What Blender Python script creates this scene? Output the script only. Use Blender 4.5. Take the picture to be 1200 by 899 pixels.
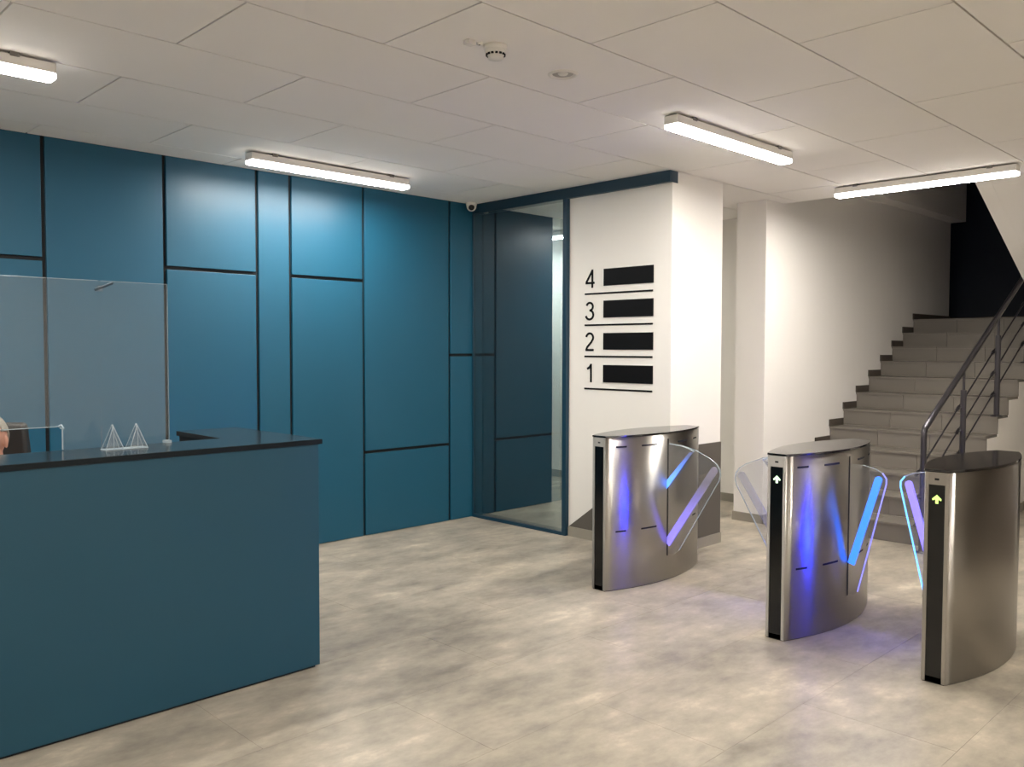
import bpy, bmesh, math, random
from mathutils import Vector, Matrix
for _o in list(bpy.data.objects): bpy.data.objects.remove(_o, do_unlink=True)
sc = bpy.context.scene
COL = sc.collection
PI = math.pi

# ---------------------------------------------------------------- camera, world, exposure
cam = bpy.data.cameras.new('camera'); camo = bpy.data.objects.new('camera', cam); COL.objects.link(camo)
cam.sensor_width = 36.0; cam.lens = 36.0 * 1006.75 / 1200.0
cam.clip_start = 0.05; cam.clip_end = 100
yaw, pitch, roll = math.radians(45.44), math.radians(2.287), math.radians(-0.1088)
fw = Vector((math.cos(yaw)*math.cos(pitch), math.sin(yaw)*math.cos(pitch), -math.sin(pitch)))
rt = Vector((math.sin(yaw), -math.cos(yaw), 0)); dn = fw.cross(rt)
r2 = rt*math.cos(roll) + dn*math.sin(roll); d2 = -rt*math.sin(roll) + dn*math.cos(roll)
M = Matrix((r2, -d2, -fw)).transposed().to_4x4(); M.translation = (0, 0, 1.6)
camo.matrix_world = M
sc.camera = camo
w = bpy.data.worlds.new('world'); sc.world = w; w.use_nodes = True
w.node_tree.nodes['Background'].inputs[0].default_value = (0.55, 0.6, 0.7, 1)
w.node_tree.nodes['Background'].inputs[1].default_value = 0.02
sc.view_settings.view_transform = 'Standard'; sc.view_settings.look = 'None'
sc.view_settings.exposure = 0.66; sc.view_settings.gamma = 1.0; sc.view_settings.use_curve_mapping = False
LAMP = 115.0          # radiance of the lamp diffusers
LAMPC = (1.0, 0.95, 0.885)

# ---------------------------------------------------------------- helpers
def srgb(r, g, b):
    f = lambda c: (c/255/12.92) if c/255 <= 0.04045 else ((c/255+0.055)/1.055)**2.4
    return (f(r), f(g), f(b), 1)
MATS = {}
def mat(name, col, rough=0.5, metal=0.0, vary=0.0, scale=6.0, bump=0.0, bscale=60.0, emit=None, es=0.0, spec=None, coat=0.0, stretch=(1, 1, 1)):
    m = bpy.data.materials.new(name); m.use_nodes = True
    nt = m.node_tree; b = nt.nodes['Principled BSDF']; L = nt.links.new
    b.inputs['Base Color'].default_value = col; b.inputs['Roughness'].default_value = rough; b.inputs['Metallic'].default_value = metal
    if spec is not None: b.inputs['Specular IOR Level'].default_value = spec
    if coat: b.inputs['Coat Weight'].default_value = coat; b.inputs['Coat Roughness'].default_value = 0.08
    tc = nt.nodes.new('ShaderNodeTexCoord'); mp = nt.nodes.new('ShaderNodeMapping'); mp.inputs['Scale'].default_value = stretch
    L(tc.outputs['Object'], mp.inputs[0])
    n = nt.nodes.new('ShaderNodeTexNoise'); n.inputs['Scale'].default_value = scale; n.inputs['Detail'].default_value = 5
    L(mp.outputs[0], n.inputs['Vector'])
    mx = nt.nodes.new('ShaderNodeMix'); mx.data_type = 'RGBA'
    lo = tuple(max(0, c*(1-vary)) for c in col[:3]) + (1,); hi = tuple(min(1, c*(1+vary)) for c in col[:3]) + (1,)
    mx.inputs[6].default_value = lo; mx.inputs[7].default_value = hi
    L(n.outputs['Fac'], mx.inputs[0]); L(mx.outputs[2], b.inputs['Base Color'])
    if bump:
        n2 = nt.nodes.new('ShaderNodeTexNoise'); n2.inputs['Scale'].default_value = bscale; n2.inputs['Detail'].default_value = 3
        L(mp.outputs[0], n2.inputs['Vector'])
        bp = nt.nodes.new('ShaderNodeBump'); bp.inputs['Strength'].default_value = bump; bp.inputs['Distance'].default_value = 0.002
        L(n2.outputs['Fac'], bp.inputs['Height']); L(bp.outputs[0], b.inputs['Normal'])
    if emit is not None:
        b.inputs['Emission Color'].default_value = emit; b.inputs['Emission Strength'].default_value = es
    MATS[name] = m
    return m

BLUE = srgb(15, 80, 105)
mat('blue_panel', BLUE, 0.42, vary=0.04, scale=2, bump=0.02, bscale=400)
mat('blue_counter', srgb(14, 68, 87), 0.5, vary=0.04, scale=2, bump=0.02, bscale=400)
mat('blue_frame', srgb(10, 52, 72), 0.4, vary=0.05)
mat('navy_and_unlit_wall', srgb(10, 24, 42), 0.6, vary=0.08)  # navy; on the landing walls it paints in the unlit darkness
mat('black_gap', srgb(10, 13, 16), 0.7, vary=0.1)
mat('black_plate', srgb(7, 7, 9), 0.6, vary=0.1, spec=0.15)
mat('black_gloss', srgb(9, 9, 10), 0.16, vary=0.1, spec=0.5)
mat('lid_glass', srgb(26, 22, 20), 0.10, vary=0.1, spec=0.8)
mat('ledge', srgb(38, 44, 48), 0.16, vary=0.08, scale=20, spec=0.6)
mat('ledge_edge', srgb(13, 22, 27), 0.5, vary=0.1, spec=0.2)
mat('white_wall', srgb(235, 231, 224), 0.75, vary=0.012, scale=3, bump=0.05, bscale=180)
mat('clip_grey', srgb(46, 66, 80), 0.4, vary=0.05)
mat('vent_grey', srgb(176, 172, 164), 0.6, vary=0.05)
mat('taupe_wall', srgb(98, 90, 82), 0.7, vary=0.05)
mat('white_plastic', srgb(228, 224, 216), 0.45, vary=0.02)
mat('grey_bracket', srgb(120, 116, 110), 0.5, vary=0.05)
mat('ceiling_tile', srgb(243, 239, 233), 0.9, vary=0.015, scale=4, bump=0.06, bscale=250)
mat('ceiling_void', srgb(70, 64, 58), 0.9, vary=0.05)
mat('dado', srgb(92, 87, 80), 0.6, vary=0.08, scale=8)
mat('base_tile', srgb(150, 144, 132), 0.5, vary=0.1, scale=9)
mat('grout', srgb(128, 120, 106), 0.9, vary=0.08)
mat('stair_tile', srgb(112, 106, 97), 0.5, vary=0.16, scale=5, stretch=(1, 0.35, 1))
mat('stair_skirt', srgb(74, 66, 58), 0.55, vary=0.15, scale=7)
mat('rail_steel', srgb(72, 70, 74), 0.3, 0.8, vary=0.05)
mat('leather', srgb(30, 27, 26), 0.45, vary=0.15, scale=30, bump=0.15, bscale=120)
mat('skin', srgb(205, 150, 128), 0.55, vary=0.06, scale=14)
mat('hair', srgb(150, 142, 130), 0.7, vary=0.25, scale=40, bump=0.6, bscale=70, stretch=(1, 1, .3))
mat('shirt', srgb(196, 202, 212), 0.85, vary=0.05, scale=12, bump=0.2, bscale=200)
mat('trousers', srgb(36, 40, 52), 0.85, vary=0.1)
mat('shoe', srgb(24, 20, 18), 0.4, vary=0.1)
mat('desk_wood', srgb(150, 146, 140), 0.5, vary=0.06)

def light_mat(name, c, s):
    m = bpy.data.materials.new(name); m.use_nodes = True; nt = m.node_tree
    for n in list(nt.nodes): nt.nodes.remove(n)
    o = nt.nodes.new('ShaderNodeOutputMaterial'); e = nt.nodes.new('ShaderNodeEmission')
    e.inputs[0].default_value = tuple(c[:3]) + (1,); e.inputs[1].default_value = s
    nt.links.new(e.outputs[0], o.inputs[0]); MATS[name] = m; return m
light_mat('diffuser', LAMPC, LAMP)
light_mat('diffuser_rim', (1.0, 0.95, 0.9), 5.0)
light_mat('arrow_green', (0.62, 1.0, 0.18), 1.5)
light_mat('arrow_pale', (0.72, 1.0, 0.62), 1.5)
light_mat('led_blue', (0.008, 0.02, 1.0), 150.0)

def steel():
    m = bpy.data.materials.new('brushed_steel'); m.use_nodes = True; nt = m.node_tree; b = nt.nodes['Principled BSDF']; L = nt.links.new
    b.inputs['Metallic'].default_value = 1.0; b.inputs['Base Color'].default_value = srgb(180, 176, 170)
    b.inputs['Roughness'].default_value = 0.27; b.inputs['Anisotropic'].default_value = 1.0; b.inputs['Anisotropic Rotation'].default_value = 0.0
    tg = nt.nodes.new('ShaderNodeCombineXYZ'); tg.inputs[2].default_value = 1.0      # horizontal brushing spreads reflections along the vertical
    L(tg.outputs[0], b.inputs['Tangent'])
    tc = nt.nodes.new('ShaderNodeTexCoord'); mp = nt.nodes.new('ShaderNodeMapping'); mp.inputs['Scale'].default_value = (1.0, 1.0, 420)
    n = nt.nodes.new('ShaderNodeTexNoise'); n.inputs['Scale'].default_value = 3; n.inputs['Detail'].default_value = 3
    L(tc.outputs['Object'], mp.inputs[0]); L(mp.outputs[0], n.inputs['Vector'])
    mr = nt.nodes.new('ShaderNodeMapRange'); mr.inputs['To Min'].default_value = 0.29; mr.inputs['To Max'].default_value = 0.33
    L(n.outputs['Fac'], mr.inputs[0]); L(mr.outputs[0], b.inputs['Roughness'])
    MATS['steel'] = m
steel()

def floor_mat():
    m = bpy.data.materials.new('concrete_tile'); m.use_nodes = True; nt = m.node_tree; b = nt.nodes['Principled BSDF']; L = nt.links.new
    g = nt.nodes.new('ShaderNodeNewGeometry'); oi = nt.nodes.new('ShaderNodeObjectInfo')
    mp = nt.nodes.new('ShaderNodeMapping'); mp.inputs['Scale'].default_value = (0.75, 1.25, 1); mp.inputs['Rotation'].default_value = (0, 0, 0.25)
    L(g.outputs['Position'], mp.inputs[0])
    def noise(s, d, r, dist):
        n = nt.nodes.new('ShaderNodeTexNoise'); n.inputs['Scale'].default_value = s; n.inputs['Detail'].default_value = d
        n.inputs['Roughness'].default_value = r; n.inputs['Distortion'].default_value = dist; L(mp.outputs[0], n.inputs['Vector']); return n
    n1 = noise(1.5, 7, 0.62, 0.0); n2 = noise(4.4, 8, 0.68, 0.0); n3 = noise(14, 2, 0.5, 0.0)
    a = nt.nodes.new('ShaderNodeMath'); a.operation = 'MULTIPLY_ADD'; a.inputs[1].default_value = 0.55
    L(n1.outputs['Fac'], a.inputs[0])
    a2 = nt.nodes.new('ShaderNodeMath'); a2.operation = 'MULTIPLY'; a2.inputs[1].default_value = 0.45; L(n2.outputs['Fac'], a2.inputs[0]); L(a2.outputs[0], a.inputs[2])
    a3 = nt.nodes.new('ShaderNodeMath'); a3.operation = 'MULTIPLY_ADD'; a3.inputs[1].default_value = 0.05; L(n3.outputs['Fac'], a3.inputs[0]); L(a.outputs[0], a3.inputs[2])
    a4 = nt.nodes.new('ShaderNodeMath'); a4.operation = 'MULTIPLY_ADD'; a4.inputs[1].default_value = 0.025; L(oi.outputs['Random'], a4.inputs[0]); L(a3.outputs[0], a4.inputs[2])
    r = nt.nodes.new('ShaderNodeValToRGB'); e = r.color_ramp.elements
    e[0].position = 0.40; e[0].color = srgb(118, 111, 101); e[1].position = 0.72; e[1].color = srgb(216, 204, 183)
    x = e.new(0.51); x.color = srgb(150, 142, 128); x = e.new(0.61); x.color = srgb(174, 164, 147)
    L(a4.outputs[0], r.inputs[0]); L(r.outputs[0], b.inputs['Base Color'])
    mr = nt.nodes.new('ShaderNodeMapRange'); mr.inputs['To Min'].default_value = 0.40; mr.inputs['To Max'].default_value = 0.31; L(n2.outputs['Fac'], mr.inputs[0])
    L(mr.outputs[0], b.inputs['Roughness']); b.inputs['Specular IOR Level'].default_value = 0.45
    bp = nt.nodes.new('ShaderNodeBump'); bp.inputs['Strength'].default_value = 0.06; bp.inputs['Distance'].default_value = 0.004
    L(n2.outputs['Fac'], bp.inputs['Height']); L(bp.outputs[0], b.inputs['Normal'])
    MATS['floor'] = m
floor_mat()

def clear_mat(name, refl, tint, rough=0.0, haze=0.0, hcol=(1, 1, 1, 1), emit=None, es=0.0, zfall=None):
    """thin clear sheet: transparent + a share of mirror reflection (more at grazing angles) + a little surface haze / edge light"""
    m = bpy.data.materials.new(name); m.use_nodes = True; nt = m.node_tree; L = nt.links.new
    for n in list(nt.nodes): nt.nodes.remove(n)
    o = nt.nodes.new('ShaderNodeOutputMaterial'); t = nt.nodes.new('ShaderNodeBsdfTransparent'); t.inputs[0].default_value = tuple(tint) + (1,)
    gl = nt.nodes.new('ShaderNodeBsdfGlossy'); gl.inputs['Roughness'].default_value = rough
    lw = nt.nodes.new('ShaderNodeLayerWeight'); lw.inputs['Blend'].default_value = 0.5      # Schlick reflectance, the same on both faces of the sheet
    pw = nt.nodes.new('ShaderNodeMath'); pw.operation = 'POWER'; pw.inputs[1].default_value = 5.0; L(lw.outputs['Facing'], pw.inputs[0])
    ad = nt.nodes.new('ShaderNodeMath'); ad.operation = 'ADD'; ad.use_clamp = True; ad.inputs[1].default_value = refl+0.03; L(pw.outputs[0], ad.inputs[0])
    mx = nt.nodes.new('ShaderNodeMixShader'); L(ad.outputs[0], mx.inputs[0]); L(t.outputs[0], mx.inputs[1]); L(gl.outputs[0], mx.inputs[2])
    out = mx
    if haze:
        d = nt.nodes.new('ShaderNodeBsdfDiffuse'); d.inputs[0].default_value = hcol
        m2 = nt.nodes.new('ShaderNodeMixShader'); m2.inputs[0].default_value = haze; L(out.outputs[0], m2.inputs[1]); L(d.outputs[0], m2.inputs[2]); out = m2
    if emit is not None:
        e = nt.nodes.new('ShaderNodeEmission'); e.inputs[0].default_value = tuple(emit) + (1,); e.inputs[1].default_value = es
        if zfall:      # edge-lit guide: the LED sits at the low end, light fades along the sheet
            tc = nt.nodes.new('ShaderNodeTexCoord'); sx = nt.nodes.new('ShaderNodeSeparateXYZ'); mr = nt.nodes.new('ShaderNodeMapRange')
            L(tc.outputs['Object'], sx.inputs[0]); L(sx.outputs['Z'], mr.inputs[0])
            mr.inputs['From Min'].default_value, mr.inputs['From Max'].default_value, mr.inputs['To Min'].default_value, mr.inputs['To Max'].default_value = zfall
            L(mr.outputs[0], e.inputs[1])
        a = nt.nodes.new('ShaderNodeAddShader'); L(out.outputs[0], a.inputs[0]); L(e.outputs[0], a.inputs[1]); out = a
    L(out.outputs[0], o.inputs[0]); MATS[name] = m
clear_mat('partition_glass', 0.27, (0.80, 0.90, 0.92))
clear_mat('screen_acrylic', 0.0, (0.96, 0.98, 0.98), haze=0.035, hcol=(0.8, 0.8, 0.78, 1))
clear_mat('clear_acrylic', 0.03, (0.96, 0.97, 0.98), haze=0.02)
clear_mat('acrylic_edge', 0.2, (0.75, 0.8, 0.85), rough=0.15, haze=0.35, hcol=(0.78, 0.9, 0.95, 1))
clear_mat('frost_band', 0.03, (0.86, 0.86, 0.90), rough=0.3, haze=0.14, hcol=(0.75, 0.75, 0.85, 1))
clear_mat('frost_violet', 0.05, (0.78, 0.76, 0.9), rough=0.3, haze=0.30, hcol=(0.7, 0.68, 0.85, 1), emit=(0.16, 0.12, 0.95), es=0.2, zfall=(0.22, 0.70, 0.62, 0.0))
clear_mat('frost_blue', 0.05, (0.3, 0.5, 0.9), rough=0.3, haze=0.4, hcol=(0.2, 0.4, 0.9, 1), emit=(0.025, 0.17, 1.0), es=0.9)
clear_mat('frost_lilac', 0.05, (0.5, 0.45, 0.8), rough=0.3, haze=0.4, hcol=(0.5, 0.45, 0.85, 1), emit=(0.26, 0.21, 0.95), es=0.55)
clear_mat('edge_cyan', 0.1, (0.5, 0.7, 0.9), rough=0.2, haze=0.4, hcol=(0.5, 0.7, 1, 1), emit=(0.10, 0.45, 1.0), es=1.1)
clear_mat('edge_violet', 0.1, (0.6, 0.6, 0.9), rough=0.2, haze=0.4, hcol=(0.6, 0.6, 1, 1), emit=(0.25, 0.25, 1.0), es=0.45)

class MB:
    def __init__(s): s.v = []; s.f = []; s.sm = []
    def add(s, v, f, smooth=False):
        o = len(s.v); s.v += [tuple(p) for p in v]; s.f += [tuple(i+o for i in q) for q in f]; s.sm += [smooth]*len(f); return s
    def box(s, x0, x1, y0, y1, z0, z1):
        v = [(x0,y0,z0),(x1,y0,z0),(x1,y1,z0),(x0,y1,z0),(x0,y0,z1),(x1,y0,z1),(x1,y1,z1),(x0,y1,z1)]
        return s.add(v, [(0,3,2,1),(4,5,6,7),(0,1,5,4),(1,2,6,5),(2,3,7,6),(3,0,4,7)])
    def prism(s, poly, axis, a, b, smooth=False):
        """poly in the two remaining axes, extruded along axis from a to b"""
        def P(p, t): return (t,p[0],p[1]) if axis == 0 else (p[0],t,p[1]) if axis == 1 else (p[0],p[1],t)
        n = len(poly); v = [P(p,a) for p in poly] + [P(p,b) for p in poly]
        s.add(v, [tuple(range(n))[::-1], tuple(range(n,2*n))])
        return s.add(v, [(i,(i+1)%n,n+(i+1)%n,n+i) for i in range(n)], smooth)
    def tube(s, pts, r, n=10, caps=True):
        pts = [Vector(p) for p in pts]; rs = r if isinstance(r, (list, tuple)) else [r]*len(pts)
        rings = []; up0 = None
        for i, p in enumerate(pts):
            d = ((pts[i+1]-p).normalized() if i < len(pts)-1 else Vector()) + ((p-pts[i-1]).normalized() if i else Vector())
            d.normalize(); up = Vector((0,0,1)) if abs(d.z) < 0.95 else Vector((1,0,0))
            if up0 is not None: up = up0
            a = d.cross(up)
            if a.length < 1e-4: a = d.cross(Vector((0,1,0)))
            a.normalize(); b = a.cross(d).normalized(); up0 = b
            rings.append([p + rs[i]*(math.cos(2*PI*k/n)*a + math.sin(2*PI*k/n)*b) for k in range(n)])
        v = [q for rg in rings for q in rg]; f = []
        for i in range(len(pts)-1):
            for k in range(n): f.append((i*n+k, i*n+(k+1)%n, (i+1)*n+(k+1)%n, (i+1)*n+k))
        s.add(v, f, True)
        if caps: s.add(rings[0], [tuple(range(n))]); s.add(rings[-1], [tuple(range(n))[::-1]])
        return s
    def lathe(s, prof, n=24, c=(0,0,0)):
        v = [(c[0]+r*math.cos(2*PI*k/n), c[1]+r*math.sin(2*PI*k/n), c[2]+z) for r, z in prof for k in range(n)]
        return s.add(v, [(i*n+k, i*n+(k+1)%n, (i+1)*n+(k+1)%n, (i+1)*n+k) for i in range(len(prof)-1) for k in range(n)], True)
    def mesh(s, name):
        m = bpy.data.meshes.new(name); m.from_pydata(s.v, [], s.f); m.update()
        m.polygons.foreach_set('use_smooth', s.sm)
        bm = bmesh.new(); bm.from_mesh(m); bmesh.ops.recalc_face_normals(bm, faces=bm.faces); bm.to_mesh(m); bm.free()
        return m
    def build(s, name, m, parent=None, loc=None):
        me = s.mesh(name); me.materials.append(MATS[m]); return link(name, me, parent, loc)

def link(name, data, parent=None, loc=None):
    o = bpy.data.objects.new(name, data); COL.objects.link(o)
    if parent is not None: o.parent = parent
    if loc is not None: o.location = loc
    return o
def tag(o, label=None, cat=None, group=None, kind=None):
    for k, v in (('label', label), ('category', cat), ('group', group), ('kind', kind)):
        if v: o[k] = v
    return o
def struct(o, label=None, cat=None): return tag(o, label, cat, kind='structure')
def empty(name, loc=(0,0,0), rz=0):
    o = link(name, None, None, loc); o.rotation_euler = (0, 0, rz); o.empty_display_size = 0.1; return o
def bevel(o, wd, seg=2):
    md = o.modifiers.new('bevel', 'BEVEL'); md.width = wd; md.segments = seg; md.limit_method = 'ANGLE'; md.angle_limit = math.radians(40); return o

H = 2.96                      # ceiling height
YB, XG = 6.077, 5.482         # blue wall plane, glass plane
# ---------------------------------------------------------------- floor
fl = struct(MB().box(-3.1, 12.5, -3.1, 9.1, -0.12, -0.004).build('floor', 'grout'), 'beige grey concrete effect tiled floor of the lobby', 'floor')
tile_cache = {}
def tile(name, x0, x1, y0, y1, z0, z1, gap, m, parent):
    k = (name, round(x1-x0, 3), round(y1-y0, 3))
    if k not in tile_cache:
        hx, hy = (x1-x0-gap)/2, (y1-y0-gap)/2
        me = MB().box(-hx, hx, -hy, hy, z0, z1).mesh(name); me.materials.append(MATS[m]); tile_cache[k] = me
    return link(name, tile_cache[k], parent, ((x0+x1)/2, (y0+y1)/2, 0))
def lay(rects, px, py, ox, oy, fn):
    """running-bond grid of px by py pieces clipped to the rectangles"""
    for (ax, bx, ay, by) in rects:
        j0 = math.floor((ay-oy)/py); j1 = math.ceil((by-oy)/py)
        for j in range(j0, j1):
            y0, y1 = max(ay, oy+j*py), min(by, oy+(j+1)*py)
            if y1-y0 < 0.03: continue
            off = ox + (px/2 if j % 2 else 0)
            i0 = math.floor((ax-off)/px); i1 = math.ceil((bx-off)/px)
            for i in range(i0, i1):
                x0, x1 = max(ax, off+i*px), min(bx, off+(i+1)*px)
                if x1-x0 > 0.03: fn(x0, x1, y0, y1)
lay([(-3.0, 12.4, -3.0, 9.0)], 1.31, 0.65, 0.35, 1.80, lambda a,b,c,d: tile('floor_tile', a,b,c,d, -0.02, 0.0, 0.0012, 'floor', fl))

# ---------------------------------------------------------------- ceiling
ce = struct(MB().box(-3.1, 7.45, -3.1, 6.2, H+0.012, H+0.3).box(5.4, 7.45, 6.2, 9.1, H+0.012, H+0.3).box(7.45, 8.07, 3.98, 9.1, H+0.012, H+0.3).build('ceiling', 'ceiling_void'),
            'suspended ceiling of large off white panels laid in running bond', 'ceiling')
lay([(-3.0, 7.45, -3.0, YB)], 1.31, 0.652, 2.318, 1.222, lambda a,b,c,d: tile('ceiling_panel', a,b,c,d, H, H+0.02, 0.009, 'ceiling_tile', ce))
lay([(5.62, 7.45, YB, 9.0), (7.45, 7.967, 4.27, 9.0)], 1.31, 0.652, 2.318, 1.222, lambda a,b,c,d: tile('ceiling_panel', a,b,c,d, H, H+0.02, 0.009, 'ceiling_tile', ce))
MB().box(7.45, 7.47, -3.0, 3.97, H, H+0.3).build('slab_edge', 'white_wall', ce)

# ---------------------------------------------------------------- walls
wl = struct(MB().box(-3.1, 5.60, YB+0.022, YB+0.16, 0, H+0.012).build('wall_left', 'black_gap'), 'blue panelled wall with black shadow gaps', 'wall')
cols = [(-2.62,-1.67,[.72]), (-1.67,-.97,[2.175]), (-.97,.10,[]), (.10,.97,[.72]), (.97,1.755,[2.175]), (1.755,2.537,[]), (2.537,3.246,[2.175]), (3.246,3.531,[]),
        (3.531,4.222,[2.175]), (4.222,5.174,[.717]), (5.174,5.482,[1.545])]
for x0, x1, cuts in cols:
    zs = [0.0] + cuts + [H]
    for z0, z1 in zip(zs[:-1], zs[1:]):
        g = 0.013
        o = MB().box(x0+g, x1-(g if x1 < 5.4 else 0), YB, YB+0.03, z0+(g if z0 > 0 else 0.004), z1-(g if z1 < H else 0)).build('wall_panel', 'blue_panel', wl)
        bevel(o, 0.0025, 2)
struct(MB().box(-3.1, -3.0, -3.0, YB, 0, H).build('wall_entrance', 'white_wall'), 'plain white wall facing the glass partition', 'wall')
struct(MB().box(-3.1, 7.6, -3.1, -3.0, 0, H).build('wall_front', 'white_wall'), 'plain white wall opposite the blue panelled wall', 'wall')
struct(MB().box(7.47, 7.6, -3.0, 1.03, 0, H+0.3).build('wall_right', 'taupe_wall'), 'unseen wall beside the staircase in taupe to darken turnstile reflections', 'wall')  # out of view; dark tone chosen to darken the near turnstile's reflection
# column block with the floor directory
wc = struct(MB().box(5.49, 6.2, 3.84, 4.88, 0, H).build('wall_center', 'white_wall'), 'white wall block carrying the floor numbers', 'wall')
MB().prism([(4.868, 0.085), (3.838, 0.085), (3.838, 0.84)], 0, 5.482, 5.492).build('dado_panel', 'dado', wc)
MB().box(5.482, 6.2, 3.83, 3.842, 0.085, 0.84).build('dado_panel', 'dado', wc)
bb = struct(MB().box(5.478, 5.492, 3.826, 4.875, 0, 0.083).box(5.478, 6.206, 3.824, 3.842, 0, 0.083).build('baseboard_center', 'base_tile'), 'light grey tile skirting around the white wall block', 'baseboard')
# head beam over partition and white wall
struct(MB().box(5.455, 5.56, 3.838, YB, H-0.088, H-0.001).build('trim_1', 'blue_frame'), 'dark blue head beam above glass partition and white wall', 'trim')
# glass partition
gw = empty('window_1', (0, 0, 0)); struct(gw, 'floor to ceiling reflective glass partition in a dark blue frame', 'glass partition')
bevel(MB().box(5.45, 5.56, 4.882, 4.925, 0, H-0.088).build('frame_post', 'blue_frame', gw), 0.003)
bevel(MB().box(5.45, 5.56, YB-0.02, YB-0.001, 0, H-0.088).build('frame_post', 'blue_frame', gw), 0.003)
bevel(MB().box(5.45, 5.56, 4.925, YB-0.02, 0.0, 0.03).build('frame_rail', 'blue_frame', gw), 0.002)
MB().box(5.462, 5.468, 4.925, YB-0.02, 0.03, H-0.088).build('glass_pane', 'partition_glass', gw)
# back lobby seen through the glass and through the passage
wk = struct(MB().box(5.60, 6.57, YB, YB+0.16, 0, H).build('wall_corridor', 'navy_and_unlit_wall'), 'dark navy corridor wall behind the glass partition', 'wall')
struct(MB().box(7.967, 8.07, 4.27, 9.0, 0, H).build('wall_lobby', 'white_wall'), 'white wall at the far side of the passage', 'wall')
struct(MB().box(5.5, 8.07, 9.0, 9.1, 0, H).build('wall_far', 'white_wall'), 'white end wall of the back lobby', 'wall')
struct(MB().box(5.5, 5.6, YB+0.16, 9.0, 0, H).build('wall_side', 'white_wall'), 'white side wall of the back lobby', 'wall')
struct(MB().box(7.953, 7.967, 4.27, 9.0, 0, 0.085).build('baseboard_lobby', 'base_tile'), 'grey tile skirting along the far passage wall', 'baseboard')
# stair wall (its end reads as a pillar)
ws = struct(MB().box(7.142, 11.83, 3.97, 4.27, 0, 5.6).build('wall_stair', 'white_wall'), 'tall white wall along the staircase ending as a pillar', 'wall')
struct(MB().box(7.128, 7.142, 3.956, 4.28, 0, 0.082).box(7.128, 7.22, 3.956, 3.97, 0, 0.082).build('baseboard_stair', 'base_tile'), 'grey tile skirting around the pillar beside the stairs', 'baseboard')
struct(MB().box(8.2, 11.83, 3.79, 3.97, 3.23, 5.6).build('trim_2', 'white_wall'), 'white boxed soffit high on the stair wall', 'trim')
struct(MB().box(12.4, 12.5, 1.0, 4.4, 0, 5.6).build('wall_landing', 'navy_and_unlit_wall'), 'wall at the back of the stair landing with its unlit darkness painted in navy', 'wall')  # near-black navy stands in for the landing having no light
struct(MB().box(11.83, 12.5, 4.27, 4.4, 0, 5.6).build('wall_recess', 'navy_and_unlit_wall'), 'recess wall beside the stair landing with its unlit darkness painted in navy', 'wall')
struct(MB().box(7.6, 12.4, 0.93, 1.03, 0, 5.6).build('wall_outer', 'white_wall'), 'white outer wall of the stairwell', 'wall')
struct(MB().box(7.35, 12.5, 0.93, 4.4, 5.6, 5.7).build('ceiling_stair', 'ceiling_tile'), 'white ceiling high above the stairwell', 'ceiling')
struct(MB().box(7.35, 7.45, 0.93, 4.4, H+0.3, 5.6).build('wall_upper', 'white_wall'), 'white wall over the stairwell opening', 'wall')

# ---------------------------------------------------------------- staircase
NS, RISE, RUN, X0S, YS0, YS1 = 12, 0.1637, 0.3085, 7.245, 2.50, 3.97
st = empty('staircase', (X0S, (YS0+YS1)/2, 0)); tag(st, 'grey tiled staircase rising beside the white wall with stepped skirting', 'staircase')
def local(o, p): o.matrix_parent_inverse = Matrix.Translation(-Vector(p.location)); return o
prof = [(X0S+0.022, 0.0)]
for k in range(NS):
    prof.append((X0S+k*RUN+0.022, (k+1)*RISE-0.022)); 
    prof.append((X0S+(k+1)*RUN+0.022, (k+1)*RISE-0.022)) if k < NS-1 else None
prof += [(12.37, NS*RISE-0.022), (12.37, NS*RISE-0.20), (10.9, NS*RISE-0.20), (10.75, NS*RISE-0.25), (9.9, 0.0)]
# landing spans the whole stairwell: side wall below the flight
local(MB().prism(prof, 1, YS0, YS1-0.002).build('stair_body', 'white_wall', st), st)
local(MB().box(10.7, 12.37, 1.06, YS0-0.001, NS*RISE-0.2, NS*RISE-0.022).build('landing_slab', 'white_wall', st), st)
wys = (YS1-YS0-0.004)/3
for k in range(NS):
    x = X0S+k*RUN; z = (k+1)*RISE
    for j in range(3):
        y0 = YS0+0.002+j*wys
        tr = (x, x+RUN+(0.022 if k < NS-1 else 0))
        key = ('tread', k == NS-1)
        if key not in tile_cache:
            me = MB().box(-0.012, RUN-0.002, 0.0015, wys-0.0015, -0.022, 0).mesh('tread_tile'); me.materials.append(MATS['stair_tile']); tile_cache[key] = me
            mr = MB().box(0.002, 0.022, 0.0015, wys-0.0015, 0.001, RISE-0.0225).mesh('riser_tile'); mr.materials.append(MATS['stair_tile']); tile_cache[('riser', k == NS-1)] = mr
        local(link('tread_tile', tile_cache[key], st, (x, y0, z)), st)
        local(link('riser_tile', tile_cache[('riser', k == NS-1)], st, (x, y0, z-RISE)), st)
    if 'sk' not in tile_cache:
        me = MB().box(-0.02, RUN-0.02, -0.014, 0, 0, 0.07).mesh('skirting_tile'); me.materials.append(MATS['stair_skirt']); tile_cache['sk'] = me
    if k < NS-1: local(link('skirting_tile', tile_cache['sk'], st, (x, YS1-0.001, z)), st)
for i in range(3):
    for j in range(3):
        local(MB().box(10.95+i*0.473, 10.95+i*0.473+0.470, YS0+0.002+j*wys, YS0+(j+1)*wys, NS*RISE-0.022, NS*RISE).build('landing_tile', 'stair_tile', st), st)
local(MB().box(X0S+(NS-1)*RUN-0.02, 11.83, YS1-0.015, YS1-0.001, NS*RISE, NS*RISE+0.07).build('skirting_tile', 'stair_skirt', st), st)
struct(MB().box(X0S+0.03, 9.88, YS0-0.014, YS0, 0, 0.085).build('baseboard_spandrel', 'base_tile'), 'grey tile skirting along the wall under the stairs', 'baseboard')
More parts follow.
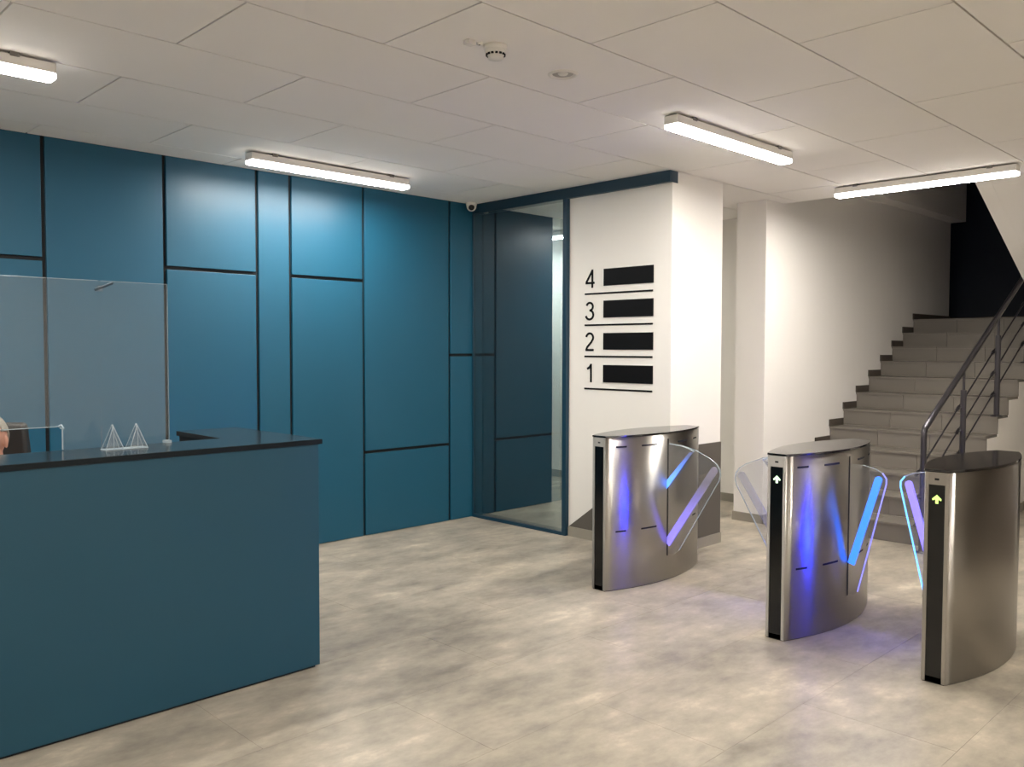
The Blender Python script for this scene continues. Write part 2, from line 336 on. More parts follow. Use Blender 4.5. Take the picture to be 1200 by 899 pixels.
local(MB().box(12.355, 12.37, 1.1, 4.2, NS*RISE, NS*RISE+0.07).build('skirting_tile', 'stair_skirt', st), st)
# upper flight: white solid flank with a sloping lower edge
SL = (2.271-3.035)/(9.492-7.993)
zf = lambda x: 3.035 + SL*(x-7.993)
fp = [(7.47, zf(7.47)), (10.62, zf(10.62)), (10.62, zf(10.62)+1.35), (8.2, 5.0), (7.47, 5.3)]
uf = empty('upper_flight', (9.0, 2.4, zf(9.0))); tag(uf, 'white solid flank of the upper stair flight with sloping lower edge', 'stair flight')
local(MB().prism(fp, 1, 2.38, 2.499).build('flank_wall', 'white_wall', uf), uf)
local(MB().prism([(7.47, zf(7.47)), (10.62, zf(10.62)), (10.62, zf(10.62)+.25), (7.47, zf(7.47)+.25)], 1, 1.06, 2.379).build('soffit_slab', 'white_wall', uf), uf)

# ---------------------------------------------------------------- stair handrail
YR = 2.525
hr = empty('stair_handrail', (7.03, YR, 0)); tag(hr, 'dark steel handrail with posts and three slanted rods on the stairs', 'handrail')
zr = lambda x: 0.985 + 0.530*(x-7.05)
def hb(mb, name, m='rail_steel'): return local(mb.build(name, m, hr), hr)
hb(MB().tube([(7.03, YR, 0), (7.03, YR, 0.92), (7.036, YR, 0.955), (7.055, YR, 0.985)] + [(x, YR, zr(x)) for x in (7.4, 8.5, 10.55)], 0.0235, 12), 'top_rail')
hb(MB().lathe([(0.001, 0.012), (0.05, 0.01), (0.055, 0)], 16, (7.03, YR, 0)), 'base_flange')
posts = []
for i, px in enumerate((7.92, 8.825, 9.73, 10.5)):
    k = int((px-X0S)//RUN); zb = (k+1)*RISE; zt = zr(px)-0.02; posts.append(px)
    p = hb(MB().tube([(px, YR, zb), (px, YR, zt-0.17)], 0.024, 12).tube([(px, YR, zt-0.17), (px, YR, zt)], 0.0115, 10), 'post')
    hb(MB().lathe([(0.001, 0.016), (0.028, 0.015), (0.056, 0.004), (0.056, 0)], 16, (px, YR, zb)), 'base_flange')
for off in (0.33, 0.53, 0.73):
    hb(MB().tube([(7.03 if off < 0.7 else 7.12, YR+0.032, zr(7.03 if off < 0.7 else 7.12)-off), (10.5, YR+0.032, zr(10.5)-off)], 0.0075, 8), 'rod')
    for px in [7.03]+posts:
        if zr(px)-off > 0.08:
            hb(MB().tube([(px-0.055, YR+0.032, zr(px-0.055)-off), (px-0.005, YR+0.032, zr(px-0.005)-off)], 0.015, 8).tube([(px-0.03, YR+0.032, zr(px-0.03)-off), (px-0.01, YR-0.005, zr(px)-off)], 0.008, 8), 'rod_clip')

# ---------------------------------------------------------------- ceiling lights
def lamp(label, cx, cy, along_x=True, L=1.36, group='linear ceiling lights'):
    t = empty('ceiling_light', (cx, cy, H), 0 if along_x else PI/2); tag(t, label, 'ceiling light', group)
    h = L/2; wd = 0.046
    def ux(prof, x0, x1): return MB().prism(prof, 0, x0, x1)
    bevel(ux([(-wd, -0.012), (wd, -0.012), (wd, -0.058), (-wd, -0.058)], -h+0.0065, h-0.0065).build('housing', 'white_plastic', t), 0.002)
    dp = [(-wd+0.001, -0.058), (wd-0.001, -0.058)] + [(wd*0.995-0.001-0.008*(1-math.cos(a)), -0.078-0.008*math.sin(a)) for a in (0, .5, 1.0, 1.57)] + [(-wd+0.001+0.008*(1-math.cos(a)), -0.078-0.008*math.sin(a)) for a in (1.57, 1.0, .5, 0)]
    ux(dp, -h+0.001, h-0.001).build('diffuser_rim', 'diffuser_rim', t)
    MB().box(-h+0.012, h-0.012, -wd+0.010, wd-0.010, -0.0875, -0.0855).build('diffuser', 'diffuser', t)
    for s in (-1, 1):
        bevel(MB().box(min(s*h, s*(h-0.006)), max(s*h, s*(h-0.006)), -wd-.001, wd+.001, -0.060, -0.012).build('end_cap', 'white_plastic', t), 0.002)
        MB().box(s*h*0.74-0.02, s*h*0.74+0.02, -wd-0.004, wd+0.004, -0.02, 0).build('mount_clip', 'grey_bracket', t)
    return t
lamp('white linear ceiling light close above the blue panelled wall', 3.575, 5.53)
lamp('white linear ceiling light above the turnstiles near the numbered white wall', 4.84, 2.925)
lamp('white linear ceiling light over the reception counter', 0.675, 4.50)
lamp('white linear ceiling light at the ceiling edge in front of the stairs', 7.04, 2.59, False)
lamp('added unseen linear ceiling light over the open floor before the turnstiles', 1.4, 0.9)  # from here to the front wall: added lamps out of view, positions guessed
lamp('added unseen linear ceiling light beside the wall next to the stairs', 4.84, 0.0)
lamp('added unseen linear ceiling light near the entrance wall', -1.6, 2.4)
lamp('added unseen linear ceiling light at the front wall', 1.6, -1.9)
lamp('white linear ceiling light in the back lobby behind the glass', 7.35, 6.9, False)

# ---------------------------------------------------------------- reception counter
rc = empty('reception_counter', (2.31, 3.72, 0)); tag(rc, 'long dark blue reception counter with a black ledge top', 'counter')
def rb(mb, name, m): return local(mb.build(name, m, rc), rc)
CX0 = -0.75
bevel(rb(MB().box(CX0, 2.31, 3.722, 3.745, 0.012, 1.124), 'front_panel', 'blue_counter'), 0.0015)
bevel(rb(MB().box(2.288, 2.31, 3.746, 4.60, 0.012, 1.124), 'end_panel', 'blue_counter'), 0.0015)
rb(MB().box(CX0+0.03, 2.287, 3.746, 4.06, 0.03, 1.124), 'carcass', 'blue_counter')
rb(MB().box(1.995, 2.287, 4.06, 4.60, 0.03, 1.124), 'side_carcass', 'blue_counter')
rb(MB().box(1.985, 1.995, 4.062, 4.60, 0.03, 1.124), 'inner_panel', 'black_gap')  # black paints in the shade on the wing's inner face
rb(MB().box(CX0+0.02, 2.29, 3.735, 4.05, 0, 0.03).box(2.0, 2.29, 4.05, 4.58, 0, 0.03), 'plinth', 'black_gap')
lg = rb(MB().prism([(CX0-0.01, 3.716), (2.328, 3.716), (2.328, 4.62), (1.978, 4.62), (1.978, 4.09), (CX0-0.01, 4.09)], 2, 1.125, 1.150), 'ledge_top', 'ledge'); bevel(lg, 0.0015)
rb(MB().box(CX0-0.011, 2.3285, 3.7152, 3.717, 1.126, 1.1485), 'ledge_edge_band', 'ledge_edge')
rb(MB().box(1.9765, 1.9785, 4.09, 4.62, 1.1252, 1.1492), 'inner_edge_shade', 'black_gap')  # black strip carries the painted inner-face shade up the ledge edge
rb(MB().box(CX0+0.03, 1.97, 4.09, 4.32, 0.70, 0.735), 'work_desk', 'desk_wood')
rb(MB().box(CX0+0.02, CX0+0.06, 4.06, 4.32, 0, 0.70), 'desk_support', 'desk_wood')

# acrylic screens on the ledge
YS = 4.075; ZT = 1.905; ZL = 1.1505
def screen(label, poly):
    t = empty('counter_screen', (poly[0][0], YS, ZL)); tag(t, label, 'screen', 'clear screens on the counter')
    local(MB().prism(poly, 1, YS-0.003, YS+0.003).build('acrylic_sheet', 'screen_acrylic', t), t)
    return t
def edge_strip(t, pts, name='polished_edge', r=0.0032):
    local(MB().tube(pts, r, 6).build(name, 'acrylic_edge', t), t)
s1 = screen('clear acrylic screen with a low pass-through opening over the counter', [(0.20, ZL), (0.32, ZL), (0.32, 1.255), (1.235, 1.255), (1.235, ZL), (1.3998, ZL), (1.3998, ZT), (0.20, ZT)])
edge_strip(s1, [(0.33, YS, 1.256), (1.215, YS, 1.256)], r=0.002); edge_strip(s1, [(1.2355, YS, 1.25), (1.2355, YS, ZL+0.004)])
local(MB().tube([(1.222, YS-0.012, 1.252), (1.238, YS-0.012, 1.247), (1.236, YS+0.012, 1.262), (1.222, YS+0.012, 1.256)], 0.004, 6).build('corner_highlight', 'acrylic_edge', s1), s1)  # bent tube standing in for the highlight at the opening's corner
s2 = screen('clear acrylic screen beside the clear stand, with a free upright edge', [(1.4002, ZL), (1.708, ZL), (1.708, ZT), (1.4002, ZT)])
edge_strip(s2, [(1.7085, YS, ZL+0.004), (1.7085, YS, ZT)], r=0.0012)
local(MB().box(1.685, 1.712, YS-0.02, YS+0.02, ZL, ZL+0.012).build('foot_clip', 'acrylic_edge', s2), s2)
for t, (a, b) in ((s1, (0.20, 1.397)), (s2, (1.403, 1.708))): edge_strip(t, [(a+.002, YS, ZT), (b-.002, YS, ZT)], r=0.0013)
cl = empty('screen_clip', (1.40, YS, 1.85)); tag(cl, 'small clear clip joining the tops of both counter screens', 'clip')
MB().tube([(-0.022, -0.012, 0.012), (0.055, -0.012, 0.047)], 0.006, 8).build('clip_bar', 'clip_grey', cl)
MB().box(-0.012, 0.012, -0.0185, -0.0034, 0.006, 0.034).box(-0.012, 0.012, 0.0034, 0.0125, 0.006, 0.034).build('clip_jaw', 'clear_acrylic', cl)

# clear acrylic stand with two triangular ends
ast = empty('acrylic_stand', (1.455, 3.95, ZL)); tag(ast, 'small clear acrylic stand with two triangular ends on the ledge', 'stand')
for sx in (-0.052, 0.052):
    A0, A1 = Vector((sx, -0.012, 0.105)), Vector((sx, 0.012, 0.105))
    for yy, nm in ((-0.028, 'front_plate'), (0.028, 'rear_plate')):
        A = A0 if yy < 0 else A1; B = Vector((sx-0.038, yy, 0.004)); C = Vector((sx+0.038, yy, 0.004))
        n = Vector((0, 0.002, 0)); mb = MB()
        tr = mb.add([A-n, B-n, C-n, A+n, B+n, C+n], [(0,1,2), (3,5,4), (0,3,4,1), (1,4,5,2), (2,5,3,0)]).build(nm, 'clear_acrylic', ast)
        MB().tube([B, A], 0.0012 if yy > 0 else 0.0017, 6).tube([A, C], 0.0016 if yy > 0 else 0.0022, 6).build('edge', 'acrylic_edge', tr)
        if yy < 0: MB().tube([A, Vector((sx-0.004, yy, 0.004))], 0.0013, 6).build('centre_rib', 'acrylic_edge', tr)
    MB().lathe([(0.0005, 0.007), (0.0045, 0.004), (0.005, -0.004), (0.001, -0.007)], 10, (sx, 0, 0.106)).build('apex_cap', 'acrylic_edge', ast)
bevel(MB().box(-0.094, 0.094, -0.032, 0.032, 0, 0.004).build('base_plate', 'acrylic_edge', ast), 0.001)

# ---------------------------------------------------------------- floor directory on the white wall
def arc(cx, cy, rx, ry, a0, a1, n=16): return [(cx+rx*math.cos(math.radians(a0+(a1-a0)*i/n)), cy+ry*math.sin(math.radians(a0+(a1-a0)*i/n))) for i in range(n+1)]
STROKES = {'4': [[(0.46, 0.0), (0.46, 0.97)], [(0.47, 0.93), (0.045, 0.30)], [(0.0, 0.265), (0.62, 0.265)]],
           '3': [arc(0.29, 0.735, 0.215, 0.205, 165, -90) + arc(0.28, 0.295, 0.255, 0.24, 90, -168)],
           '2': [arc(0.30, 0.715, 0.235, 0.225, 172, -25, 14) + [(0.40, 0.46), (0.13, 0.21), (0.06, 0.06)], [(0.02, 0.055), (0.58, 0.055)]],
           '1': [[(0.40, 0.0), (0.40, 0.99)], [(0.41, 0.95), (0.30, 0.80), (0.14, 0.71)]]}
def fdigit(ch, parent, zc):
    mb = MB(); hw_ = 0.0088
    for k, path in enumerate(STROKES[ch]):
        pts = [Vector(((p[0]-0.31)*0.158, (p[1]-0.5)*0.156)) for p in path]; n = len(pts); L_ = []; R_ = []
        for i, p in enumerate(pts):
            d = (pts[min(i+1, n-1)]-pts[max(i-1, 0)]).normalized(); q = Vector((-d.y, d.x))*hw_
            L_.append(p+q); R_.append(p-q)
        dx = 0.0002*k
        for x, flip in ((-0.0022-dx, 0), (0.002, 1)):
            v = [(x, -p.x, p.y) for p in L_] + [(x, -p.x, p.y) for p in R_]
            mb.add(v, [(i, i+1, n+i+1, n+i) for i in range(n-1)])
        for side in (L_, R_):
            v = [(-0.0022-dx, -p.x, p.y) for p in side] + [(0.002, -p.x, p.y) for p in side]
            mb.add(v, [(i, i+1, n+i+1, n+i) for i in range(n-1)])
    return mb.build('digit', 'black_plate', parent, (0, 4.650-4.355, zc))
WORD = {'4': 'four', '3': 'three', '2': 'two', '1': 'one'}
rows = [('4', 2.187, 2.060, 2.120, 2.258), ('3', 1.918, 1.801, 1.860, 1.999), ('2', 1.664, 1.541, 1.598, 1.734), ('1', 1.404, 1.272, 1.330, 1.473)]
for ch, zc, zu, z0, z1 in rows:
    t = empty('directory_row', (5.488, 4.355, zu)); tag(t, f'black figure {WORD[ch]} with blank black nameplate and underline on white wall', 'wall sign', 'rows of the floor directory')
    fdigit(ch, t, zc-zu)
    MB().box(-0.005, 0.002, 4.006-4.355, 4.503-4.355, z0-zu, z1-zu).build('nameplate', 'black_plate', t)
    MB().box(-0.003, 0.002, 4.011-4.355, 4.706-4.355, -0.007, 0.007).build('underline', 'black_plate', t)

# ---------------------------------------------------------------- turnstiles
TL, TH, E0, WM = 1.09, 1.03, 0.054, 0.165
hw = lambda u: E0 + (WM-E0)*(1-(2*u/TL-1)**2)
def outline(inset=0.0, n=22, u0=0.0, u1=None):
    u1 = TL if u1 is None else u1
    us = [u0+(u1-u0)*i/n for i in range(n+1)]
    return [(u, -(hw(u)-inset)) for u in us] + [(u, hw(u)-inset) for u in reversed(us)]
def wing(t, side, ext, band, edge, wide):
    """side +1 = towards +Y"""
    X = TL/2; y0 = WM-0.03
    def P(s, z): return (side*(WM+s), z)
    if wide: out = [(-0.03, 0.955), (0.10, 0.948), (0.22, 0.925), (0.34, 0.875), (0.385, 0.845), (0.41, 0.81), (0.415, 0.775), (0.405, 0.735), (0.10, 0.225), (0.06, 0.19), (-0.03, 0.185)]
    else: out = [(-0.03, 0.945), (0.08, 0.940), (0.15, 0.925), (0.19, 0.905), (0.212, 0.875), (0.212, 0.845), (0.205, 0.815), (0.06, 0.205), (0.04, 0.185), (-0.03, 0.18)]
    wp = MB().prism([P(*q) for q in out], 0, X-0.005, X+0.005).build('wing', 'clear_acrylic', t)
    oe = out[4:9] if wide else out[3:8]
    MB().tube([(X, *P(*q)) for q in oe], 0.0042, 6).build('wing_edge', edge, wp)
    MB().tube([(X, *P(*q)) for q in (out[1:5] if wide else out[1:4])], 0.0026, 6).build('wing_top_edge', 'acrylic_edge', wp)
    if wide: a, b, hwid = (0.368, 0.80), (0.0, 0.255), 0.024
    else: a, b, hwid = (0.168, 0.865), (0.02, 0.36), 0.019
    dx, dz = b[0]-a[0], b[1]-a[1]; l = math.hypot(dx, dz); nx, nz = -dz/l*hwid, dx/l*hwid
    poly = [(a[0]+nx, a[1]+nz), (b[0]+nx, b[1]+nz), (b[0]-nx, b[1]-nz), (a[0]-nx, a[1]-nz)]
    cap = [(a[0]-nx*math.cos(q)+(-dx/l)*hwid*math.sin(q), a[1]-nz*math.cos(q)+(-dz/l)*hwid*math.sin(q)) for q in [PI*i/6 for i in range(1, 6)]]
    MB().prism([P(*q) for q in poly+cap], 0, X-0.0075, X+0.0075).build('light_band', band, wp)
    if wide:
        MB().prism([P(*q) for q in [(-0.02, 0.95), (0.10, 0.945), (0.215, 0.915), (0.21, 0.90), (0.0, 0.665), (-0.02, 0.66)]], 0, X-0.012, X-0.0085).build('inner_flap', 'clear_acrylic', wp)
        MB().tube([(X-0.010, *P(*q)) for q in [(0.02, 0.952), (0.11, 0.945), (0.17, 0.932), (0.217, 0.913)]], 0.0045, 6).build('flap_top_edge', 'acrylic_edge', wp)
        MB().prism([P(*q) for q in [(0.212, 0.908), (0.195, 0.892), (0.0, 0.64), (-0.015, 0.68), (0.18, 0.905)]], 0, X-0.0125, X-0.008).build('flap_band', band if band != 'frost_violet' else 'flap_glow', wp)
clear_mat('flap_glow', 0.08, (0.7, 0.75, 0.9), rough=0.3, haze=0.25, hcol=(0.6, 0.65, 0.9, 1), emit=(0.03, 0.20, 1.0), es=0.45, zfall=(0.66, 0.88, 1.1, 0.05))
def turnstile(loc, label, wings, arrow, leds):
    t = empty('turnstile', loc); tag(t, label, 'turnstile', 'turnstile row')
    # shell: curved sides as separate sheets, end frames
    ol = outline()
    n = len(ol)//2
    for name, pts, sgn in (('side_sheet', ol[:n], -1), ('side_sheet', ol[n:][::-1], 1)):
        mb = MB()
        v = [(x, y, z) for z in (0.004, TH-0.012) for x, y in pts]; m = len(pts)
        mb.add(v, [(i, i+1, m+i+1, m+i) for i in range(m-1)], True)
        o = mb.build(name, 'steel', t)
        sd = o.modifiers.new('solid', 'SOLIDIFY'); sd.thickness = 0.004; sd.offset = -1.0
        # black gaps: service slots and the wing slot follow the curve
        def strip(u0, u1, z0, z1, nm, mm='black_gap', lift=0.0008, k=6):
            us = [u0+(u1-u0)*i/k for i in range(k+1)]
            vv = [(u, sgn*(hw(u)+lift), z) for z in (z0, z1) for u in us]
            vv += [(u, sgn*(hw(u)-0.003), z) for z in (z0, z1) for u in us]; q = k+1
            ff = [(i, i+1, q+i+1, q+i) for i in range(k)] + [(2*q+i, 3*q+i, 3*q+i+1, 2*q+i+1) for i in range(k)]
            ff += [(i, 2*q+i, 2*q+i+1, i+1) for i in range(k)] + [(q+i, q+i+1, 3*q+i+1, 3*q+i) for i in range(k)] + [(0, q, 3*q, 2*q), (k, 2*q+k, 3*q+k, q+k)]
            MB().add(vv, ff).build(nm, mm, o)
        for z in ((0.955, 0.392) if any(wg[0] == sgn for wg in wings) else ()):
            for u0, u1 in ((0.075, 0.155), (0.28, 0.425), (0.665, 0.81), (0.935, 1.015)): strip(u0, u1, z-0.0055, z+0.0055, 'sensor_slot')
        if any(wg[0] == sgn for wg in wings): strip(TL/2-0.008, TL/2+0.008, 0.17, 0.985, 'wing_slot', k=2)
        if sgn in leds:
            strip(TL/2-0.024, TL/2-0.016, 0.18, 0.95, 'led_strip', 'led_blue', 0.0012, 2)
    for u0, u1, nm in ((0.0, 0.012, 'front'), (TL-0.012, TL, 'rear')):
        e = E0-0.0005; f = u0 if nm == 'front' else u1; s = 1 if nm == 'front' else -1
        o = bevel(MB().box(u0, u1, -e, -0.037, 0.004, TH-0.012).box(u0, u1, 0.037, e, 0.004, TH-0.012).box(u0, u1, -0.037, 0.037, TH-0.072, TH-0.012).build('end_frame', 'steel', t), 0.001)
        g = MB().box(min(f+s*0.004, f+s*0.012), max(f+s*0.004, f+s*0.012), -0.037, 0.037, 0.004, TH-0.072).build('end_panel', 'black_gloss', t)
        MB().box(min(f-s*0.0008, f+s*0.002), max(f-s*0.0008, f+s*0.002), -0.010, 0.010, TH-0.050, TH-0.040).build('reader_mark', 'black_gap', o)
        if nm == 'front' and arrow:
            zc = 0.888; a = [(-0.021, 0.002), (0.0, 0.022), (0.021, 0.002), (0.019, -0.006), (0.0065, 0.001), (0.0065, -0.020), (-0.0065, -0.020), (-0.0065, 0.001), (-0.019, -0.006)]
            MB().prism([(y, zc+z) for y, z in a], 0, f+0.0030, f+0.0045).build('arrow_light', arrow, g)
    MB().prism(outline(0.006, u0=0.004, u1=TL-0.004), 2, 0.0, 0.03).build('base_plate', 'black_gap', t)
    MB().prism(outline(0.008, u0=0.006, u1=TL-0.006), 2, TH-0.016, TH-0.009).build('lid_gasket', 'black_gap', t)
    bevel(MB().prism(outline(-0.003, u0=-0.003, u1=TL+0.003), 2, TH-0.009, TH+0.001).build('lid', 'lid_glass', t), 0.0015)
    for sgn, ext, band, edge, wide in wings: wing(t, sgn, ext, band, edge, wide)
    return t
turnstile((4.375, 3.622, 0), 'stainless steel turnstile beside the numbered white wall with one glass wing', [(-1, 0.42, 'frost_violet', 'acrylic_edge', True)], None, [])
turnstile((4.325, 2.322, 0), 'stainless steel middle turnstile with glass wings on both sides', [(1, 0.42, 'frost_band', 'acrylic_edge', True), (-1, 0.21, 'frost_blue', 'edge_violet', False)], 'arrow_pale', [1])
turnstile((4.295, 1.478, 0), 'stainless steel turnstile in front of the stair handrail with yellow-green arrow', [(1, 0.21, 'frost_lilac', 'edge_cyan', False)], 'arrow_green', [1])

# ---------------------------------------------------------------- ceiling devices
sd = empty('smoke_detector', (2.69, 2.84, H)); tag(sd, 'white round smoke detector with dark slots on the ceiling', 'smoke detector')
MB().lathe([(0.001, 0), (0.052, 0), (0.052, -0.014), (0.049, -0.018), (0.046, -0.02)], 28).build('base', 'white_plastic', sd)
MB().lathe([(0.046, -0.02), (0.045, -0.034), (0.036, -0.046), (0.034, -0.058), (0.001, -0.060)], 28).build('cap', 'white_plastic', sd)
for k in range(14):
    a = 2*PI*k/14; c, s = math.cos(a), math.sin(a)
    o = MB().box(-0.001, 0.005, -0.0055, 0.0055, -0.004, 0.004).build('vent_slot', 'black_gap', sd, (0.0395*c, 0.0395*s, -0.0415)); o.rotation_euler = (0, 0, a)
jb = empty('ceiling_sensor', (2.57, 2.87, H)); tag(jb, 'tiny white box sensor beside the smoke detector', 'sensor')
bevel(MB().box(-0.03, 0.012, -0.018, 0.018, -0.022, 0).build('box', 'white_plastic', jb), 0.003)
MB().lathe([(0.001, -0.008), (0.012, -0.008), (0.016, 0)], 14, (0.045, -0.005, 0)).build('disc', 'white_plastic', jb)
MB().lathe([(0.0005, -0.0095), (0.004, -0.0095), (0.004, -0.006)], 10, (0.045, -0.005, 0)).build('led', 'black_gap', jb)
cs = empty('ceiling_speaker', (3.2, 2.895, H)); tag(cs, 'round white recessed ceiling fitting with a grey centre', 'ceiling fitting')
MB().lathe([(0.075, 0), (0.073, -0.006), (0.062, -0.009), (0.056, -0.005), (0.052, 0.006)], 32).build('ring', 'white_plastic', cs)
MB().lathe([(0.001, -0.003), (0.03, -0.003), (0.052, 0.0)], 32).build('centre_plate', 'vent_grey', cs)
MB().lathe([(0.001, -0.010), (0.02, -0.009), (0.026, -0.003)], 24, (-0.012, -0.012, 0)).build('inner_dome', 'white_plastic', cs)
dc = empty('security_camera', (5.37, 5.995, H)); tag(dc, 'white dome security camera in the corner above the blue wall', 'security camera')
MB().lathe([(0.001, 0), (0.05, 0), (0.052, -0.012), (0.048, -0.03), (0.046, -0.036)], 24).build('mount', 'white_plastic', dc)
ball = MB().lathe([(0.046*math.cos(a), -0.036-0.046*math.sin(a)) for a in [PI/2*i/8 for i in range(8)]]+[(0.0005, -0.082)], 24).build('housing', 'white_plastic', dc)
ln = MB().lathe([(0.0005, 0.014), (0.018, 0.013), (0.026, 0.006), (0.028, -0.006)], 20).build('lens', 'black_gloss', dc, (-0.022, -0.026, -0.05))
ln.rotation_euler = Vector((-0.6, -0.68, -0.42)).to_track_quat('Z', 'Y').to_euler()

# ---------------------------------------------------------------- office chair and person behind the counter
PX, PY = 1.115, 4.80
ch = empty('office_chair', (1.085, 4.86, 0), math.radians(50)); tag(ch, 'black leather high back office chair behind the counter', 'chair')
bevel(MB().box(-0.24, 0.22, -0.24, 0.24, 0.375, 0.448).build('seat', 'leather', ch), 0.03, 4)
bq = [(0.19, 0.27, 0.44, 0.20), (0.165, 0.245, 0.80, 0.225), (0.18, 0.25, 1.02, 0.15), (0.19, 0.25, 1.215, 0.13)]
bv = [p for a, b, z, h_ in bq for p in ((a, -h_, z), (b, -h_, z), (b, h_, z), (a, h_, z))]
bk = bevel(MB().add(bv, [(0,1,2,3), (15,14,13,12)] + [(4*i+k, 4*i+(k+1)%4, 4*i+4+(k+1)%4, 4*i+4+k) for i in range(3) for k in range(4)]).build('backrest', 'leather', ch), 0.022, 4)
for z in (0.68, 0.86, 1.04): MB().tube([(0.172 if z < 1 else 0.181, -0.18, z), (0.172 if z < 1 else 0.181, 0.18, z)], 0.006, 8).build('seam', 'leather', bk)
MB().tube([(0, 0, 0.10), (0, 0, 0.38)], 0.03, 14).build('gas_column', 'rail_steel', ch)
for s in (-1, 1):
    bevel(MB().box(-0.16, 0.12, s*0.35-0.03, s*0.35+0.03, 0.60, 0.63).build('armrest', 'leather', ch), 0.01, 3)
    MB().tube([(-0.02, s*0.22, 0.40), (-0.02, s*0.35, 0.42), (-0.02, s*0.35, 0.60)], 0.014, 10).build('armrest_post', 'rail_steel', ch)
for k in range(5):
    a = 2*PI*k/5+0.3; c, s = math.cos(a), math.sin(a)
    lg_ = MB().tube([(0.02*c, 0.02*s, 0.11), (0.28*c, 0.28*s, 0.075)], [0.024, 0.016], 10).build('leg', 'rail_steel', ch)
    MB().tube([(0.28*c-0.014*s, 0.28*s+0.014*c, 0.0275), (0.28*c+0.014*s, 0.28*s-0.014*c, 0.0275)], 0.027, 14).build('caster', 'black_gap', lg_)

def person():
    t = empty('person', (PX, PY, 0), math.radians(50)); tag(t, 'grey-haired person in a pale shirt seated behind the counter', 'person')
    # facing -X; pelvis on the seat
    pel = (0.05, 0, 0.58)
    ch_ = [[(pel, .125), ((0.06, 0, 0.70), .125), ((0.055, 0, 0.83), .135), ((0.05, 0, 0.93), .125), ((0.045, 0, 0.99), .07), ((0.04, 0, 1.035), .052), ((0.03, 0, 1.10), .05)]]
    for s in (-1, 1):
        ch_.append([((0.05, 0, 0.93), .125), ((0.05, s*0.14, 0.945), .062), ((0.06, s*0.19, 0.91), .056), ((0.02, s*0.225, 0.75), .045), ((-0.04, s*0.23, 0.70), .042), ((-0.16, s*0.20, 0.712), .034), ((-0.26, s*0.16, 0.722), .026), ((-0.30, s*0.148, 0.722), .03), ((-0.335, s*0.14, 0.72), .028)])
        for j, (dy, l) in enumerate(((-0.022, 0.05), (-0.007, 0.065), (0.008, 0.06), (0.022, 0.045))):
            ch_.append([((-0.335, s*0.14, 0.72), .028), ((-0.345, s*(0.14+dy), 0.718), .0095), ((-0.345-l*.6, s*(0.14+dy*1.15), 0.722), .0088), ((-0.345-l, s*(0.14+dy*1.2), 0.712), .008)])
        ch_.append([((-0.30, s*0.148, 0.722), .03), ((-0.312, s*0.115, 0.716), .011), ((-0.335, s*0.098, 0.712), .0095)])
        ch_.append([(pel, .125), ((0.0, s*0.09, 0.575), .088), ((-0.18, s*0.115, 0.575), .078), ((-0.36, s*0.12, 0.555), .06), ((-0.39, s*0.12, 0.50), .056), ((-0.36, s*0.12, 0.32), .05), ((-0.345, s*0.12, 0.10), .036), ((-0.36, s*0.12, 0.055), .038), ((-0.45, s*0.13, 0.038), .036), ((-0.50, s*0.135, 0.032), .03)])
    body = bpy.data.meshes.new('body')
    # head, sculpted as a deformed sphere with features, fused to the body by a voxel remesh
    bm = bmesh.new()
    def blob(c, r, sub=3, f=None):
        ret = bmesh.ops.create_icosphere(bm, subdivisions=sub, radius=1.0)
        for v in ret['verts']:
            p = Vector(v.co); 
            if f: p = f(p)
            v.co = Vector((c[0]+p.x*r[0], c[1]+p.y*r[1], c[2]+p.z*r[2]))
    for chn in ch_:
        for (p0, r0), (p1, r1) in zip(chn[:-1], chn[1:]):
            p0, p1 = Vector(p0), Vector(p1); n = max(2, int((p1-p0).length/(0.3*min(r0, r1)))+1)
            wide = lambda r, p: (r*0.82, r*1.12, r) if (r > 0.1 and p.z > 0.5) else (r, r, r)      # the trunk is broader than deep
            for i in range(n+1):
                q = p0.lerp(p1, i/n); r = r0+(r1-r0)*i/n; blob(q, wide(r, q), 2)
    hc = (0.015, 0, 1.160)
    def hf(p):
        if p.z < 0: p = Vector((p.x*(1+0.05*p.z) - (0.16*(-p.z) if p.x < 0 else -0.25*p.z*0 - 0.22*p.z*p.x*-1), p.y*(1+0.30*p.z), p.z))
        return p
    blob(hc, (0.096, 0.075, 0.112), 4, hf)
    blob((hc[0]-0.098, 0, hc[2]-0.015), (0.02, 0.013, 0.024)); blob((hc[0]-0.105, 0, hc[2]-0.028), (0.015, 0.017, 0.011))
    blob((hc[0]-0.092, 0, hc[2]-0.088), (0.024, 0.028, 0.018))
    blob((hc[0]-0.093, 0, hc[2]-0.056), (0.016, 0.026, 0.006)); blob((hc[0]-0.092, 0, hc[2]-0.066), (0.016, 0.022, 0.007))
    for s in (-1, 1):
        blob((hc[0]+0.006, s*0.076, hc[2]-0.018), (0.017, 0.009, 0.032)); blob((hc[0]+0.004, s*0.078, hc[2]-0.042), (0.010, 0.007, 0.011))
        blob((hc[0]-0.082, s*0.033, hc[2]+0.022), (0.014, 0.026, 0.007))
    bm.to_mesh(body); bm.free()
    ob = bpy.data.objects.new('tmp_body', body); COL.objects.link(ob)
    rm = ob.modifiers.new('remesh', 'REMESH'); rm.mode = 'VOXEL'; rm.voxel_size = 0.004; rm.use_smooth_shade = True
    smo = ob.modifiers.new('smooth', 'SMOOTH'); smo.iterations = 5; smo.factor = 0.5
    dg = bpy.context.evaluated_depsgraph_get(); me = bpy.data.meshes.new_from_object(ob.evaluated_get(dg)); bpy.data.objects.remove(ob, do_unlink=True)
    bm = bmesh.new(); bm.from_mesh(me); bm.verts.ensure_lookup_table(); seen = set(); best = []
